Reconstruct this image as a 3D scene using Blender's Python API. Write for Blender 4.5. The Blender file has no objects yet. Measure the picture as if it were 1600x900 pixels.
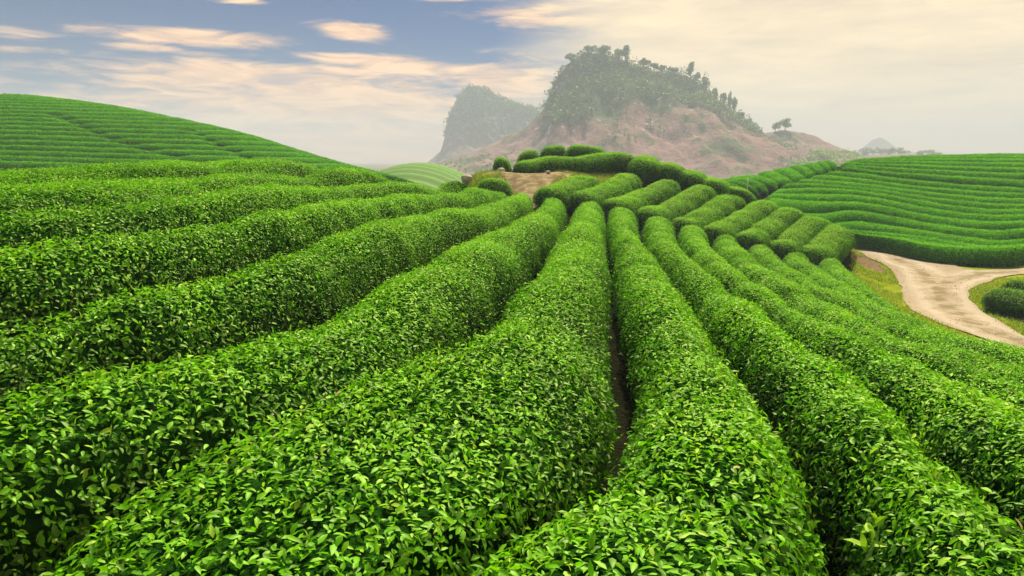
import bpy, math, random
import numpy as np
from mathutils import Vector
from mathutils.geometry import delaunay_2d_cdt
random.seed(7); rng=np.random.default_rng(7)
R=math.radians
sc=bpy.context.scene
# ---------------------------------------------------------------- camera, sky, sun, exposure
cam=bpy.data.cameras.new('camera'); camo=bpy.data.objects.new('camera',cam); sc.collection.objects.link(camo); sc.camera=camo
cam.lens=24; cam.sensor_width=36; cam.clip_start=.05; cam.clip_end=6000
camo.location=(0,0,1.95); camo.rotation_euler=(math.pi/2-math.atan(200/(24/36*1600)),0,0)
sc.view_settings.view_transform='Standard'; sc.view_settings.look='None'; sc.view_settings.exposure=.98; sc.view_settings.gamma=1
sc.render.engine='CYCLES'
sc.cycles.use_denoising=True; sc.cycles.max_bounces=6; sc.cycles.diffuse_bounces=3; sc.cycles.glossy_bounces=2
sc.cycles.transmission_bounces=4; sc.cycles.volume_bounces=1; sc.cycles.transparent_max_bounces=8; sc.cycles.sample_clamp_indirect=4
SUN_EL,SUN_AZ=50,14          # degrees; azimuth to the right of straight ahead
SUN_POWER=5.0
sd=bpy.data.lights.new('sun','SUN'); sd.energy=SUN_POWER; sd.angle=R(3.0); sd.color=(1,.95,.80)
so=bpy.data.objects.new('sun',sd); sc.collection.objects.link(so)
so.rotation_euler=Vector((math.sin(R(SUN_AZ))*math.cos(R(SUN_EL)),math.cos(R(SUN_AZ))*math.cos(R(SUN_EL)),math.sin(R(SUN_EL)))).to_track_quat('Z','Y').to_euler()
so.location=(10,60,80)

class NT:
    """small helper to write node trees"""
    def __init__(s,t): s.t=t; t.nodes.clear()
    def n(s,k,**kw):
        o=s.t.nodes.new(k)
        for a,b in kw.items(): setattr(o,a,b)
        return o
    def l(s,a,b): s.t.links.new(a,b)
    def put(s,sock,v):
        if hasattr(v,'is_linked') or hasattr(v,'links'): s.l(v,sock)
        else: sock.default_value=v
    def m(s,op,a,b=0,c=0,clamp=False):
        o=s.n('ShaderNodeMath',operation=op,use_clamp=clamp)
        s.put(o.inputs[0],a); s.put(o.inputs[1],b); s.put(o.inputs[2],c); return o.outputs[0]
    def mix(s,f,a,b,mode='MIX'):
        o=s.n('ShaderNodeMix',data_type='RGBA',blend_type=mode); s.put(o.inputs[0],f)
        for i,v in ((6,a),(7,b)):
            s.put(o.inputs[i],v if not isinstance(v,tuple) else (*v,1)[:4])
        return o.outputs[2]
    def noise(s,vec,scale,detail=4,rough=.55,dist=0,kind=None):
        o=s.n('ShaderNodeTexNoise'); 
        if vec is not None: s.l(vec,o.inputs['Vector'])
        o.inputs['Scale'].default_value=scale; o.inputs['Detail'].default_value=detail; o.inputs['Roughness'].default_value=rough; o.inputs['Distortion'].default_value=dist
        return o.outputs['Fac']
    def ss(s,x,a,b):
        o=s.n('ShaderNodeMapRange',interpolation_type='SMOOTHSTEP'); s.put(o.inputs[0],x); o.inputs[1].default_value=a; o.inputs[2].default_value=b; return o.outputs[0]
    def ramp(s,f,stops,interp='LINEAR'):
        o=s.n('ShaderNodeValToRGB'); s.put(o.inputs[0],f); e=o.color_ramp; e.interpolation=interp
        while len(e.elements)<len(stops): e.elements.new(.5)
        for i,(p,c) in enumerate(stops): e.elements[i].position=p; e.elements[i].color=(*c,1)[:4]
        return o.outputs[0]
    def comb(s,x,y,z):
        o=s.n('ShaderNodeCombineXYZ'); s.put(o.inputs[0],x); s.put(o.inputs[1],y); s.put(o.inputs[2],z); return o.outputs[0]

world=bpy.data.worlds.new('World'); sc.world=world; world.use_nodes=True
w=NT(world.node_tree)
sky=w.n('ShaderNodeTexSky',sky_type='NISHITA',sun_disc=False,sun_elevation=R(SUN_EL),sun_rotation=R(SUN_AZ),air_density=1.0,dust_density=.6,ozone_density=2.0)
tc=w.n('ShaderNodeTexCoord'); sp=w.n('ShaderNodeSeparateXYZ'); w.l(tc.outputs['Generated'],sp.inputs[0])
D=180/math.pi
az=w.m('MULTIPLY',w.m('ARCTAN2',sp.outputs[0],sp.outputs[1]),D); el=w.m('MULTIPLY',w.m('ARCSINE',sp.outputs[2]),D)
def azel(px,py):
    u=(px-800)/1066.67; v=(450-py)/1066.67; p=math.atan(200/1066.67); c,s_=math.cos(p),math.sin(p)
    d=Vector((u,c+v*s_,-s_+v*c)).normalized(); return math.degrees(math.atan2(d.x,d.y)),math.degrees(math.asin(d.z))
nv=w.comb(w.m('MULTIPLY',az,.075),w.m('MULTIPLY',el,.55),0)
n1=w.noise(nv,1.0,9,.58,.35)
nv2=w.comb(w.m('MULTIPLY',az,.20),w.m('MULTIPLY',el,1.1),7.3)
n2=w.noise(nv2,1.0,8,.60,.9)
bias=None
CLOUDS=[(300,58,150,15,.44),(235,74,75,9,.3),(553,48,50,13,.46),(30,52,70,14,.24),(20,78,60,8,.26),(70,80,50,8,.2),
 (330,84,130,6,.22),(560,92,95,11,.40),(655,108,110,12,.38),(430,125,280,30,.40),(450,165,380,48,.44),(300,215,420,45,.36),(650,190,240,70,.4),
 (780,130,120,40,.34),(130,150,110,22,.3),(720,-5,110,8,.28),(870,30,170,26,.32),(380,2,60,5,.3)]
for (cx,cy,sx,sy,amp) in CLOUDS:
    a0,e0=azel(cx,cy); a1,_=azel(cx+sx,cy); _,e1=azel(cx,cy-sy)
    da=w.m('DIVIDE',w.m('SUBTRACT',az,a0),abs(a1-a0)); de=w.m('DIVIDE',w.m('SUBTRACT',el,e0),abs(e1-e0))
    r2=w.m('ADD',w.m('MULTIPLY',da,da),w.m('MULTIPLY',de,de))
    g=w.m('MULTIPLY',w.m('EXPONENT',w.m('MULTIPLY',r2,-.8)),amp)
    bias=g if bias is None else w.m('MAXIMUM',bias,g)
dens=w.m('ADD',w.m('ADD',w.m('MULTIPLY',n1,.62),w.m('MULTIPLY',n2,.38)),bias)
cm=w.m('MULTIPLY',w.ss(dens,.60,.86),w.ss(el,60,25))
veil=w.ss(w.m('ADD',az,w.m('MULTIPLY',w.m('SUBTRACT',n1,.5),10)),-3,10)
veil=w.m('MULTIPLY',veil,w.ss(w.m('ABSOLUTE',w.m('SUBTRACT',az,60)),130,80))
blue=w.mix(1.0,sky.outputs[0],(.0,.17,.42),'MULTIPLY')
SKY=.105
base=w.n('ShaderNodeVectorMath',operation='SCALE'); w.l(blue,base.inputs[0]); base.inputs[3].default_value=SKY
cc=w.ramp(n2,[(.36,(.62,.44,.42)),(.50,(1.1,.66,.40)),(.62,(1.4,.88,.50))])
vc=w.ramp(w.m('ADD',w.m('MULTIPLY',n1,.6),w.m('MULTIPLY',n2,.4)),[(.36,(.98,.78,.52)),(.52,(1.24,.97,.60)),(.66,(1.45,1.12,.66))])
c1=w.mix(cm,base.outputs[0],cc)
c2=w.mix(w.m('MULTIPLY',veil,.93),c1,vc)
veil=w.m('MULTIPLY',veil,w.ss(el,60,28)); low=w.m('MULTIPLY',w.ss(el,4.5,0),.7)
c3=w.mix(low,c2,(1.25,.72,.50))
bg=w.n('ShaderNodeBackground'); w.l(c3,bg.inputs[0]); bg.inputs[1].default_value=.52
wo=w.n('ShaderNodeOutputWorld'); w.l(bg.outputs[0],wo.inputs[0])

# ---------------------------------------------------------------- survey of the land
CAMZ=1.95; F=24.0/36.0*1600; PITCH=math.atan(200/F)
def ray(px,py):
    """direction in world space of a sight line (level x right, y ahead, z up)"""
    u=(px-800)/F; v=(450-py)/F
    c,s=math.cos(PITCH),math.sin(PITCH)
    return np.array([u, c+v*s, -s+v*c])
def at_depth(px,py,Y):
    d=ray(px,py); return d*(Y/d[1])+np.array([0,0,CAMZ])
def at_h(px,py,h):
    d=ray(px,py); return d*(-h/d[2])+np.array([0,0,CAMZ])
HH=0.80   # hedge height
CT=[]     # control points of the ground: x,y,z
def T(px,py,h): p=at_h(px,py,h); CT.append((p[0],p[1],p[2]-HH))
def TY(px,py,Y,dz=-HH): p=at_depth(px,py,Y); CT.append((p[0],p[1],p[2]+dz))
def W(x,y,rel): CT.append((x,y,CAMZ+rel))
for a in [(918,312,1.3),(900,350,1.2),(880,420,1.15),(800,560,1.13),(600,750,1.12),(300,900,1.1),
 (860,303,1.12),(800,350,1.1),(650,430,1.06),(450,530,1.03),(200,650,1.0),(0,720,1.0),
 (880,325,1.2),(838,318,1.13),(835,306,1.1),(790,306,1.04),(760,300,1.0),(730,290,.88),(700,357,1.08),(575,410,1.0),(400,474,.95),(212,520,.93),(0,574,.92),
 (800,298,1.04),(700,315,.9),(575,330,.75),(400,366,.66),(212,412,.68),(0,445,.70),
 (712,292,.8),(580,297,.58),(400,313,.46),(200,340,.46),(0,362,.5),
 (675,285,.62),(475,281,.37),(400,285,.33),(200,299,.3),(0,316,.34),
 (972,320,1.55),(980,400,1.45),(1050,600,1.2),(1050,850,1.1),
 (1030,335,1.9),(1100,450,1.6),(1300,650,1.25),(1500,850,1.12),
 (1080,345,2.1),(1150,420,1.98),(1350,545,1.5),(1600,690,1.28),
 (1130,355,2.3),(1200,420,2.2),(1400,527,1.9),(1600,614,1.65),
 (1180,370,2.55),(1400,507,2.3),(1500,548,2.05),(1600,580,1.9),
 (1232,380,2.75),(1400,490,2.6),(1500,525,2.3),(1600,556,2.12),(1290,395,3.1),(1370,455,3.15)]: T(*a)
for a in [(560,273,16.5),(400,267,12.2),(200,277,10.2),(0,288,8.6),(440,261,16),(300,253,14),(100,250,12.2),(0,251,11.2),
 # second set of hedges
 (850,296,24.3),(925,272,28),(900,303,24.5),(990,268,29.5),(950,312,24.5),(1050,275,29.5),(1005,325,24.5),(1105,288,29.5),
 (1060,340,24.5),(1150,303,29.5),(1105,350,24.5),(1208,312,29.5),(1160,362,24.5),(1248,330,29.5),(1215,378,24.5),(1285,345,29),
 (1262,388,24.5),(1318,352,28),
 # mound
 (808,253,31),(900,245,32),(985,240,32),(785,246,31.5),(825,234,35),(910,227,36),(1010,246,33.5),(1050,258,33.5),(1085,268,33.5),(1120,280,33.5),(1160,298,33),
 (770,285,27),(740,287,26),
 # left hill
 (0,139,70),(200,165,70),(400,210,68),(500,242,66),(590,268,63),(690,287,56),(0,196,54),(200,213,54),(400,239,53),(550,268,52),(-250,120,70),(-250,200,52),
 # right hill
 (1325,353,36),(1400,366,33.5),(1460,378,31.5),(1600,386,30.5),(1200,268.5,50),(1250,258.5,51.5),(1300,248,53),(1350,241,55),(1420,237.5,57.5),(1500,235.5,59),(1600,237,59),(1750,239,59),
 (1180,300,41),(1350,322,39),(1600,346,34.5),(1400,284,45.5),(1600,297,41.5),(1150,281.5,46),(1750,396,30),(1750,325,37.5),(1500,330,37.5)]: TY(*a)
# bare ground: road and verges
for a in [(1345,390,34),(1400,400,32),(1430,430,26.5),(1470,450,23.5),(1530,500,19),(1600,540,16.2),(1600,410,28.5),(1520,420,27.5),(1600,480,20.5),(1700,600,13.5),(1700,500,19),(1800,430,26)]: TY(*a,0)
for a in [(1380,440,25.0),(1340,405,30.5),(1410,475,21.5)]: TY(*a,0)
# mound bare earth
for a in [(790,268,30),(830,290,27.5),(870,268,30.5),(750,270,30.5)]: TY(*a,0)
for a in [(0,-6,-1.95),(-6,-4,-1.9),(7,-6,-2.0),(-9,2,-1.5),(6,0,-2.6),(12,0,-4.2),(20,5,-4.6),(-15,9,-1.6),(-25,5,-2.2),
 (-4,18,-2.3),(-9,20,-2.6),(-16,17,-2.3),(-3,27,-3.0),(-6,35,-4),(-3,45,-4.6),(-12,36,-3.6),(-26,37,-3.2),(-40,38,-3.0),(-25,20,-2.9),(-45,20,-3.0),
 (0,45,-3.2),(6,45,-3.3),(14,42,-3.6),(0,70,-6.5),(12,70,-6.5),(-2,100,-7),(20,85,-6.5),(16,37,-3.5),
 (-58,82,4.2),(-38,82,1.6),(-22,78,-2.6),(-85,100,4.0),(-60,102,2.5),(-40,100,-1),(-25,95,-4.5),(-10,80,-5.8),(-80,130,-2),(-50,130,-5),
 (28,68,-2.6),(48,72,-1.0),(70,72,-.9),(30,90,-4.5),(50,95,-3.5),(75,95,-3),(30,120,-7),(60,120,-6),(90,100,-2),(90,60,-.6),(60,30,-4.3),(60,10,-5),(-100,60,4),(-100,20,-3),(-60,-10,-3),(60,-20,-5),(0,-30,-3),
 (0,130,-7.5)]: W(*a)
CT=np.array(CT)
def _phi(r2): return np.where(r2>1e-12, .5*r2*np.log(np.maximum(r2,1e-12)),0)
_n=len(CT); _A=np.zeros((_n+3,_n+3))
_A[:_n,:_n]=_phi(((CT[:,None,:2]-CT[None,:,:2])**2).sum(-1)); 
_d=np.hypot(CT[:,0],CT[:,1]); _A[range(_n),range(_n)]+=0.005+0.0008*_d
_A[:_n,_n]=1; _A[:_n,_n+1:]=CT[:,:2]; _A[_n:,:_n]=_A[:_n,_n:].T
_w=np.linalg.solve(_A,np.r_[CT[:,2],0,0,0])
def rbf(x,y):
    x=np.asarray(x,float); y=np.asarray(y,float); sh=x.shape; x=x.ravel(); y=y.ravel(); o=np.empty(len(x))
    for i in range(0,len(x),20000):
        a=x[i:i+20000]; b=y[i:i+20000]
        r2=(a[:,None]-CT[None,:,0])**2+(b[:,None]-CT[None,:,1])**2
        o[i:i+20000]=_phi(r2)@_w[:_n]+_w[_n]+_w[_n+1]*a+_w[_n+2]*b
    return o.reshape(sh)
# regular height grid, everything else reads it
GX0,GX1,GY0,GY1,GS=-120.,120.,-30.,140.,.4
_gx=np.arange(GX0,GX1+.01,GS); _gy=np.arange(GY0,GY1+.01,GS)
_X,_Y=np.meshgrid(_gx,_gy)
GRID=rbf(_X,_Y)
def sstep(a,b,x): t=np.clip((x-a)/(b-a),0,1); return t*t*(3-2*t)
FAR=CAMZ-7.5
_f=np.maximum(np.maximum(sstep(85,118,np.abs(_X)),sstep(105,138,_Y)),sstep(10,28,-_Y))
GRID=GRID*(1-_f)+FAR*_f
def G(x,y):
    x=np.asarray(x,float); y=np.asarray(y,float)
    fx=np.clip((x-GX0)/GS,0,len(_gx)-1.001); fy=np.clip((y-GY0)/GS,0,len(_gy)-1.001)
    i=fx.astype(int); j=fy.astype(int); fx=fx-i; fy=fy-j
    return (GRID[j,i]*(1-fx)*(1-fy)+GRID[j,i+1]*fx*(1-fy)+GRID[j+1,i]*(1-fx)*fy+GRID[j+1,i+1]*fx*fy)
def hit(px,py,up=HH,y0=1.2,y1=110):
    """first point where the sight line meets the ground raised by up"""
    d=ray(px,py); d=d/d[1]
    Y=np.exp(np.linspace(math.log(y0),math.log(y1),1500))
    f=CAMZ+d[2]*Y-(G(d[0]*Y,Y)+up)
    k=np.nonzero((f[:-1]>0)&(f[1:]<=0))[0]
    if len(k)==0: k=int(np.argmin(np.abs(f)/Y)); y=Y[k]; ok=False
    else: k=k[0]; y=Y[k]+(Y[k+1]-Y[k])*f[k]/(f[k]-f[k+1]); ok=True
    return np.array([d[0]*y,y]),ok
def trace(pts,up=HH):
    o=[]
    for p in pts:
        if len(p)==3: q=at_depth(*p)[:2]; ok=True
        else: q,ok=hit(p[0],p[1],up)
        if not ok: print('miss',p,q)
        o.append(q)
    return np.array(o)
# ---- gap lines between the long hedges
GAP={
-6:[(455,262,17.5),(437,258,17),(400,255.5,15.6),(300,253,13.8),(225,251,13),(100,250.5,12),(0,251,11.2),(-120,251,10.4)],
-5:[(585,275,18.5),(560,268.5,17.5),(525,267,16),(475,266,14.4),(400,267.5,12.6),(312,272,11.2),(225,275,10.3),(150,279,9.6),(75,284,9),(0,288,8.4),(-120,294,7.7)],
-4:[(712,290),(675,286,18.4),(575,282,15.0),(475,282,12.2),(400,286),(337,290),(262,297),(175,300),(125,305),(62,310),(0,316),(-120,325)],
-3:[(740,287,21.5),(712,292),(675,297),(580,297),(500,302),(400,313),(350,320),(300,327),(225,336),(175,345),(100,352),(0,362),(-120,372)],
-2:[(800,298),(775,305),(750,310),(712,314),(650,320),(612,324),(575,330),(525,338),(487,347),(437,355),(400,366),(350,380),(287,397),(237,405),(175,420),(112,430),(0,445),(-120,462)],
-1:[(838,303),(832,317),(805,331),(775,338),(737,347),(700,357),(650,375),(612,390),(575,410),(540,426),(487,440),(450,455),(400,474),(350,487),(287,507),(212,520),(150,540),(87,555),(0,574),(-120,605)],
0:[(895,313),(887,330),(880,350),(850,378),(825,400),(775,442),(722,504),(652,560),(580,597),(450,645),(380,664),(215,711),(40,758),(-120,812),(-250,870),(-420,960)],
1:[(944,312),(946,320),(947,340),(952,370),(957,407),(964,445),(978,500),(985,540),(985,575),(950,655),(862,700),(722,788),(610,842),(520,895),(410,965)],
2:[(1003,328),(1001,345),(1007,370),(1025,390),(1050,417),(1070,440),(1100,472),(1131,503),(1178,556),(1237,632),(1275,665),(1307,700),(1332,740),(1355,800),(1368,850),(1375,900),(1380,980)],
3:[(1058,345),(1060,362),(1072,385),(1100,412),(1140,440),(1175,462),(1235,500),(1300,538),(1350,565),(1395,587),(1432,622),(1470,647),(1512,682),(1562,717),(1600,740),(1700,800)],
4:[(1110,360),(1112,375),(1130,395),(1160,420),(1200,447),(1250,475),(1300,500),(1350,520),(1400,538),(1460,563),(1512,590),(1560,615),(1600,633),(1720,700)],
5:[(1161,375),(1170,390),(1200,412),(1240,437),(1275,455),(1330,482),(1400,515),(1460,540),(1520,562),(1600,595),(1720,645)],
6:[(1215,385),(1220,400),(1240,415),(1275,435),(1300,450),(1340,470),(1400,498),(1450,518),(1500,533),(1600,565),(1720,610)],
7:[(1272,400),(1282,415),(1312,435),(1340,452),(1375,468),(1405,480,12.8),(1425,488,12.2),(1490,515,10.4),(1560,535,9.2),(1600,546,8.6),(1720,580,7.4)],
}

# ---------------------------------------------------------------- numeric noise
_perm=np.random.default_rng(3).random((256,256))
def vnoise(x,y):
    xi=np.floor(x).astype(int); yi=np.floor(y).astype(int); fx=x-xi; fy=y-yi; fx=fx*fx*(3-2*fx); fy=fy*fy*(3-2*fy)
    a=_perm[xi%256,yi%256]; b=_perm[(xi+1)%256,yi%256]; c=_perm[xi%256,(yi+1)%256]; d=_perm[(xi+1)%256,(yi+1)%256]
    return (a*(1-fx)+b*fx)*(1-fy)+(c*(1-fx)+d*fx)*fy
def fbm(x,y,o=5,g=.5):
    s=0;a=1;t=0
    for i in range(o): s=s+a*vnoise(x*2**i+i*17.3,y*2**i+i*9.1); t+=a; a*=g
    return s/t
_wv=[(np.random.default_rng(i).normal(size=3),i) for i in range(10)]
def bump3(p):
    s=0
    for i,(v,_) in enumerate(_wv):
        k=(4+2.3*i); v=v/np.linalg.norm(v); s=s+np.sin(p@v*k+i*1.7)*(1/(1+.35*i))
    return s/3
def dpoly(P,x,y):
    m=np.full(x.shape,1e9)
    for (x0,y0),(x1,y1) in zip(P[:-1],P[1:]):
        dx,dy=x1-x0,y1-y0; t=np.clip(((x-x0)*dx+(y-y0)*dy)/(dx*dx+dy*dy+1e-9),0,1); m=np.minimum(m,np.hypot(x-x0-t*dx,y-y0-t*dy))
    return m
def inpoly(P,x,y):
    r=np.zeros(x.shape,bool)
    for (x0,y0),(x1,y1) in zip(P,np.roll(P,-1,axis=0)):
        c=((y0>y)!=(y1>y))&(x<(x1-x0)*(y-y0)/(y1-y0+1e-12)+x0); r^=c
    return r
# ---------------------------------------------------------------- mesh and object helpers
col=sc.collection
def mesh_np(name,V,F,mats,midx=None,attrs=None,smooth=False):
    """F: list of int arrays, each (n,k)"""
    me=bpy.data.meshes.new(name); V=np.asarray(V,np.float32)
    me.vertices.add(len(V)); me.vertices.foreach_set('co',V.ravel())
    F=[np.asarray(f,np.int32) for f in F if len(f)]
    loops=np.concatenate([f.ravel() for f in F]); tot=np.concatenate([np.full(len(f),f.shape[1],np.int32) for f in F])
    st=np.concatenate([[0],np.cumsum(tot)[:-1]]).astype(np.int32)
    me.loops.add(len(loops)); me.loops.foreach_set('vertex_index',loops)
    me.polygons.add(len(tot)); me.polygons.foreach_set('loop_start',st); me.polygons.foreach_set('loop_total',tot)
    for m in mats: me.materials.append(m)
    if midx is not None: me.polygons.foreach_set('material_index',np.asarray(midx,np.int32))
    me.polygons.foreach_set('use_smooth',np.full(len(tot),bool(smooth)))
    me.update(calc_edges=True)
    for k,a in (attrs or {}).items():
        at=me.attributes.new(k,'FLOAT','POINT'); at.data.foreach_set('value',np.asarray(a,np.float32))
    return me
def link(name,me,parent=None,loc=None):
    o=bpy.data.objects.new(name,me); col.objects.link(o)
    if parent is not None: o.parent=parent
    if loc is not None: o.location=loc
    return o
def tag(o,label=None,cat=None,group=None,kind=None):
    if label: o['label']=label
    if cat: o['category']=cat
    if group: o['group']=group
    if kind: o['kind']=kind
    return o
def bmat(name,build):
    m=bpy.data.materials.new(name); m.use_nodes=True; t=NT(m.node_tree); out=t.n('ShaderNodeOutputMaterial'); t.l(build(t),out.inputs[0]); return m
def principled(t,c,rough=.8,spec=.3,normal=None):
    b=t.n('ShaderNodeBsdfPrincipled'); t.put(b.inputs['Base Color'],c if not isinstance(c,tuple) else (*c,1)[:4]); t.put(b.inputs['Roughness'],rough)
    b.inputs['Specular IOR Level'].default_value=spec
    if normal is not None: t.l(normal,b.inputs['Normal'])
    return b.outputs[0]
def attr(t,n): a=t.n('ShaderNodeAttribute',attribute_name=n); return a.outputs['Fac']
def pos(t): return t.n('ShaderNodeNewGeometry').outputs['Position']
def bumpn(t,h,strength=.5,dist=.1):
    b=t.n('ShaderNodeBump'); b.inputs['Strength'].default_value=strength; b.inputs['Distance'].default_value=dist; t.l(h,b.inputs['Height']); return b.outputs[0]

def leaf_mat(name,stops,trans=.36,rough=.5,spec=.028):
    def f(t):
        tint=attr(t,'tint'); c=t.ramp(tint,stops)
        big=t.noise(pos(t),.55,3); c=t.mix(t.ss(big,.35,.7),c,t.mix(1.0,c,(1.12,1.14,.8),'MULTIPLY'))
        b=t.n('ShaderNodeBsdfDiffuse'); t.l(c,b.inputs[0])
        tr=t.n('ShaderNodeBsdfTranslucent'); t.l(t.mix(1.0,c,(1.4,1.5,.7),'MULTIPLY'),tr.inputs[0])
        mx=t.n('ShaderNodeMixShader'); mx.inputs[0].default_value=trans; t.l(b.outputs[0],mx.inputs[1]); t.l(tr.outputs[0],mx.inputs[2])
        gl=t.n('ShaderNodeBsdfGlossy'); gl.inputs['Roughness'].default_value=rough; gl.inputs['Color'].default_value=(.9,1,.45,1)
        m2=t.n('ShaderNodeMixShader'); m2.inputs[0].default_value=spec; t.l(mx.outputs[0],m2.inputs[1]); t.l(gl.outputs[0],m2.inputs[2]); return m2.outputs[0]
    return bmat(name,f)
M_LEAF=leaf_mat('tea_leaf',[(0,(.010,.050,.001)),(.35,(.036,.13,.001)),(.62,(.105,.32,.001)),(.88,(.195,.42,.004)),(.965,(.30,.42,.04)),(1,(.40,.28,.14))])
M_LEAF_DARK=leaf_mat('tea_leaf_deep',[(0,(.010,.050,.001)),(.4,(.032,.13,.001)),(.7,(.085,.23,.002)),(.95,(.15,.31,.006)),(1,(.2,.33,.03))])
M_LEAF_HILL=leaf_mat('tea_leaf_hill',[(0,(.03,.15,.001)),(.4,(.08,.30,.001)),(.7,(.14,.41,.002)),(1,(.22,.50,.004))],.35,.6,.02)
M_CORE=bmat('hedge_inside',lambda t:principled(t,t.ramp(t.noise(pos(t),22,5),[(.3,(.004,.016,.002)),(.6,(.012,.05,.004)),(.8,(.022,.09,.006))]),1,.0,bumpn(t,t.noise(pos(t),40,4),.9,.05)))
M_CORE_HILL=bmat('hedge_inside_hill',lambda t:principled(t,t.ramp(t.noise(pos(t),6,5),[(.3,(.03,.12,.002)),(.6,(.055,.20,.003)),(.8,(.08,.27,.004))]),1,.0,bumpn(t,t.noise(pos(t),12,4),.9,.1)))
M_WOOD=bmat('tea_wood',lambda t:principled(t,t.ramp(t.noise(pos(t),30,4),[(.3,(.05,.035,.02)),(.7,(.16,.12,.075))]),.85,.2))

# ---------------------------------------------------------------- hedges
def resample(P,n,smooth=2):
    P=np.asarray(P,float); d=np.r_[0,np.cumsum(np.hypot(*(P[1:]-P[:-1]).T))]; s=np.linspace(0,d[-1],n)
    Q=np.c_[np.interp(s,d,P[:,0]),np.interp(s,d,P[:,1])]
    return smoothp(Q,smooth)
def smoothp(Q,k):
    for _ in range(k):
        Q[1:-1]=.25*Q[:-2]+.5*Q[1:-1]+.25*Q[2:]
    return Q
def length(P): P=np.asarray(P); return np.hypot(*(P[1:]-P[:-1]).T).sum()
LEAFN=[0]
def add_leaves(P,N,size,detail,tint,r):
    """P,N arrays; returns verts, faces"""
    n=len(P)
    rv=r.normal(size=(n,3)); nn=N*.75+rv*.42+np.array([0,0,.45]); nn/=np.linalg.norm(nn,axis=1)[:,None]
    x=r.normal(size=(n,3))*.9+N*.45; x[:,2]-=.15
    young=r.random(n)<.06
    x[young]=x[young]*.35+np.array([0,0,1.0]); 
    x-=nn*(x*nn).sum(1)[:,None]*np.where(young,.3,1)[:,None]
    x/=np.linalg.norm(x,axis=1)[:,None]; y=np.cross(nn,x); y/=np.linalg.norm(y,axis=1)[:,None]; nn=np.cross(x,y)
    L=size*r.uniform(.6,1.25,n); wd=L*np.where(young,.55,1)*r.uniform(.8,1.15,n)
    if detail:
        T=np.array([(0,0,0),(.28,.2,.05),(.28,0,0),(.28,-.2,.05),(.66,.17,.03),(.66,0,-.03),(.66,-.17,.03),(1,0,-.13)])
        F3=np.array([(0,2,1),(0,3,2),(4,5,7),(5,6,7)]); F4=np.array([(1,2,5,4),(2,3,6,5)])
    else:
        T=np.array([(0,0,0),(.45,.23,.05),(1,0,-.08),(.45,-.23,.05)]); F3=np.array([(0,2,1),(0,3,2)]); F4=None
    k=len(T)
    V=(P[:,None,:]+x[:,None,:]*(T[None,:,0,None]*L[:,None,None])+y[:,None,:]*(T[None,:,1,None]*wd[:,None,None])+nn[:,None,:]*(T[None,:,2,None]*L[:,None,None])).reshape(-1,3)
    o=(np.arange(n)*k)[:,None,None]
    fs3=(F3[None]+o).reshape(-1,3); fs4=(F4[None]+o).reshape(-1,4) if F4 is not None else np.zeros((0,4),int)
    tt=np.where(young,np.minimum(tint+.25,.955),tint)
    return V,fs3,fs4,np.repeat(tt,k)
def hedge_surface(Lp,Rp,step,gap=.085,H=HH,nt=19,endr=.55,pw=2.32,amp=.022,lift=0,cuts=None,lowamp=.15):
    ln=.5*(length(Lp)+length(Rp)); n=max(6,int(ln/step)); A=resample(Lp,n); B=resample(Rp,n)
    c=.5*(A+B); w=.5*(B-A); hw=np.hypot(*w.T); 
    d=np.gradient(c,axis=0); d/=np.hypot(*d.T)[:,None]; nrm=np.c_[-d[:,1],d[:,0]]
    sg=np.sign((nrm*w).sum(1)); sg[sg==0]=1
    gapa=gap*(1+.25*np.exp(-np.hypot(*c.T)/4)); hw2=np.clip(hw-gapa,.22,None)
    w=w/np.maximum(hw,1e-6)[:,None]*hw2[:,None]
    s=np.r_[0,np.cumsum(np.hypot(*(c[1:]-c[:-1]).T))]; e=np.minimum(s,s[-1]-s); er=min(endr,s[-1]*.45)
    k=np.sqrt(np.clip(1-(1-np.clip(e/er,0,1))**2.4,0,1))
    for tr in (cuts or []): k=np.minimum(k,.5+.5*sstep(.1,.7,dpoly(tr,c[:,0],c[:,1])))
    k=np.maximum(k,.04)
    pwa=pw+.5*np.exp(-np.hypot(*c.T)/2.5)*(pw>2.3); t=np.linspace(0,math.pi,nt)[:,None]; ct=np.sign(np.cos(t))*np.abs(np.cos(t))**(2/pwa); st=np.abs(np.sin(t))**(2/pwa)
    # body: stretched from above the ground, narrower at the foot
    P=np.zeros((n,nt+2,3)); base=G(c[:,0],c[:,1])+lift
    for j in range(nt+2):
        if j in (0,nt+1): cj=-1. if j==0 else 1.; uj=np.full(n,cj*.74); zj=np.full(n,.05)
        else: uj=-ct[j-1]; zj=.22+(H-.22)*st[j-1]
        foot=1-.06*np.maximum(0,1-(zj/H)*1.6)
        xy=c+w*(uj*foot*k)[:,None] if np.ndim(k) else 0
        P[:,j,:2]=xy; gz=G(xy[:,0],xy[:,1]); P[:,j,2]=.5*(gz+base)+zj*np.where(zj>.3,.45+.55*k,1)
    P+=0
    # normals
    dS=np.gradient(P,axis=0); dT=np.gradient(P,axis=1); N=np.cross(dS,dT); N/=np.maximum(np.linalg.norm(N,axis=2),1e-9)[...,None]
    N*=np.sign((N[:,nt//2+1,2]).mean())
    b=bump3(P.reshape(-1,3)).reshape(n,nt+2); low=(fbm(P[...,0]*1.1+3,P[...,1]*1.1,2)-.5)
    P+=N*(b*amp+low*lowamp)[...,None]*np.clip((P[...,2]-base[:,None])/.3,0,1)[...,None]
    return P,N,c,w,base
def view_keep(C,margin=5.0):
    """keep what stands in or near the field of view"""
    x,y=C[:,0],C[:,1]
    return (y>-1.5)&(np.abs(x)<.76*y*1.06+margin)
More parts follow.
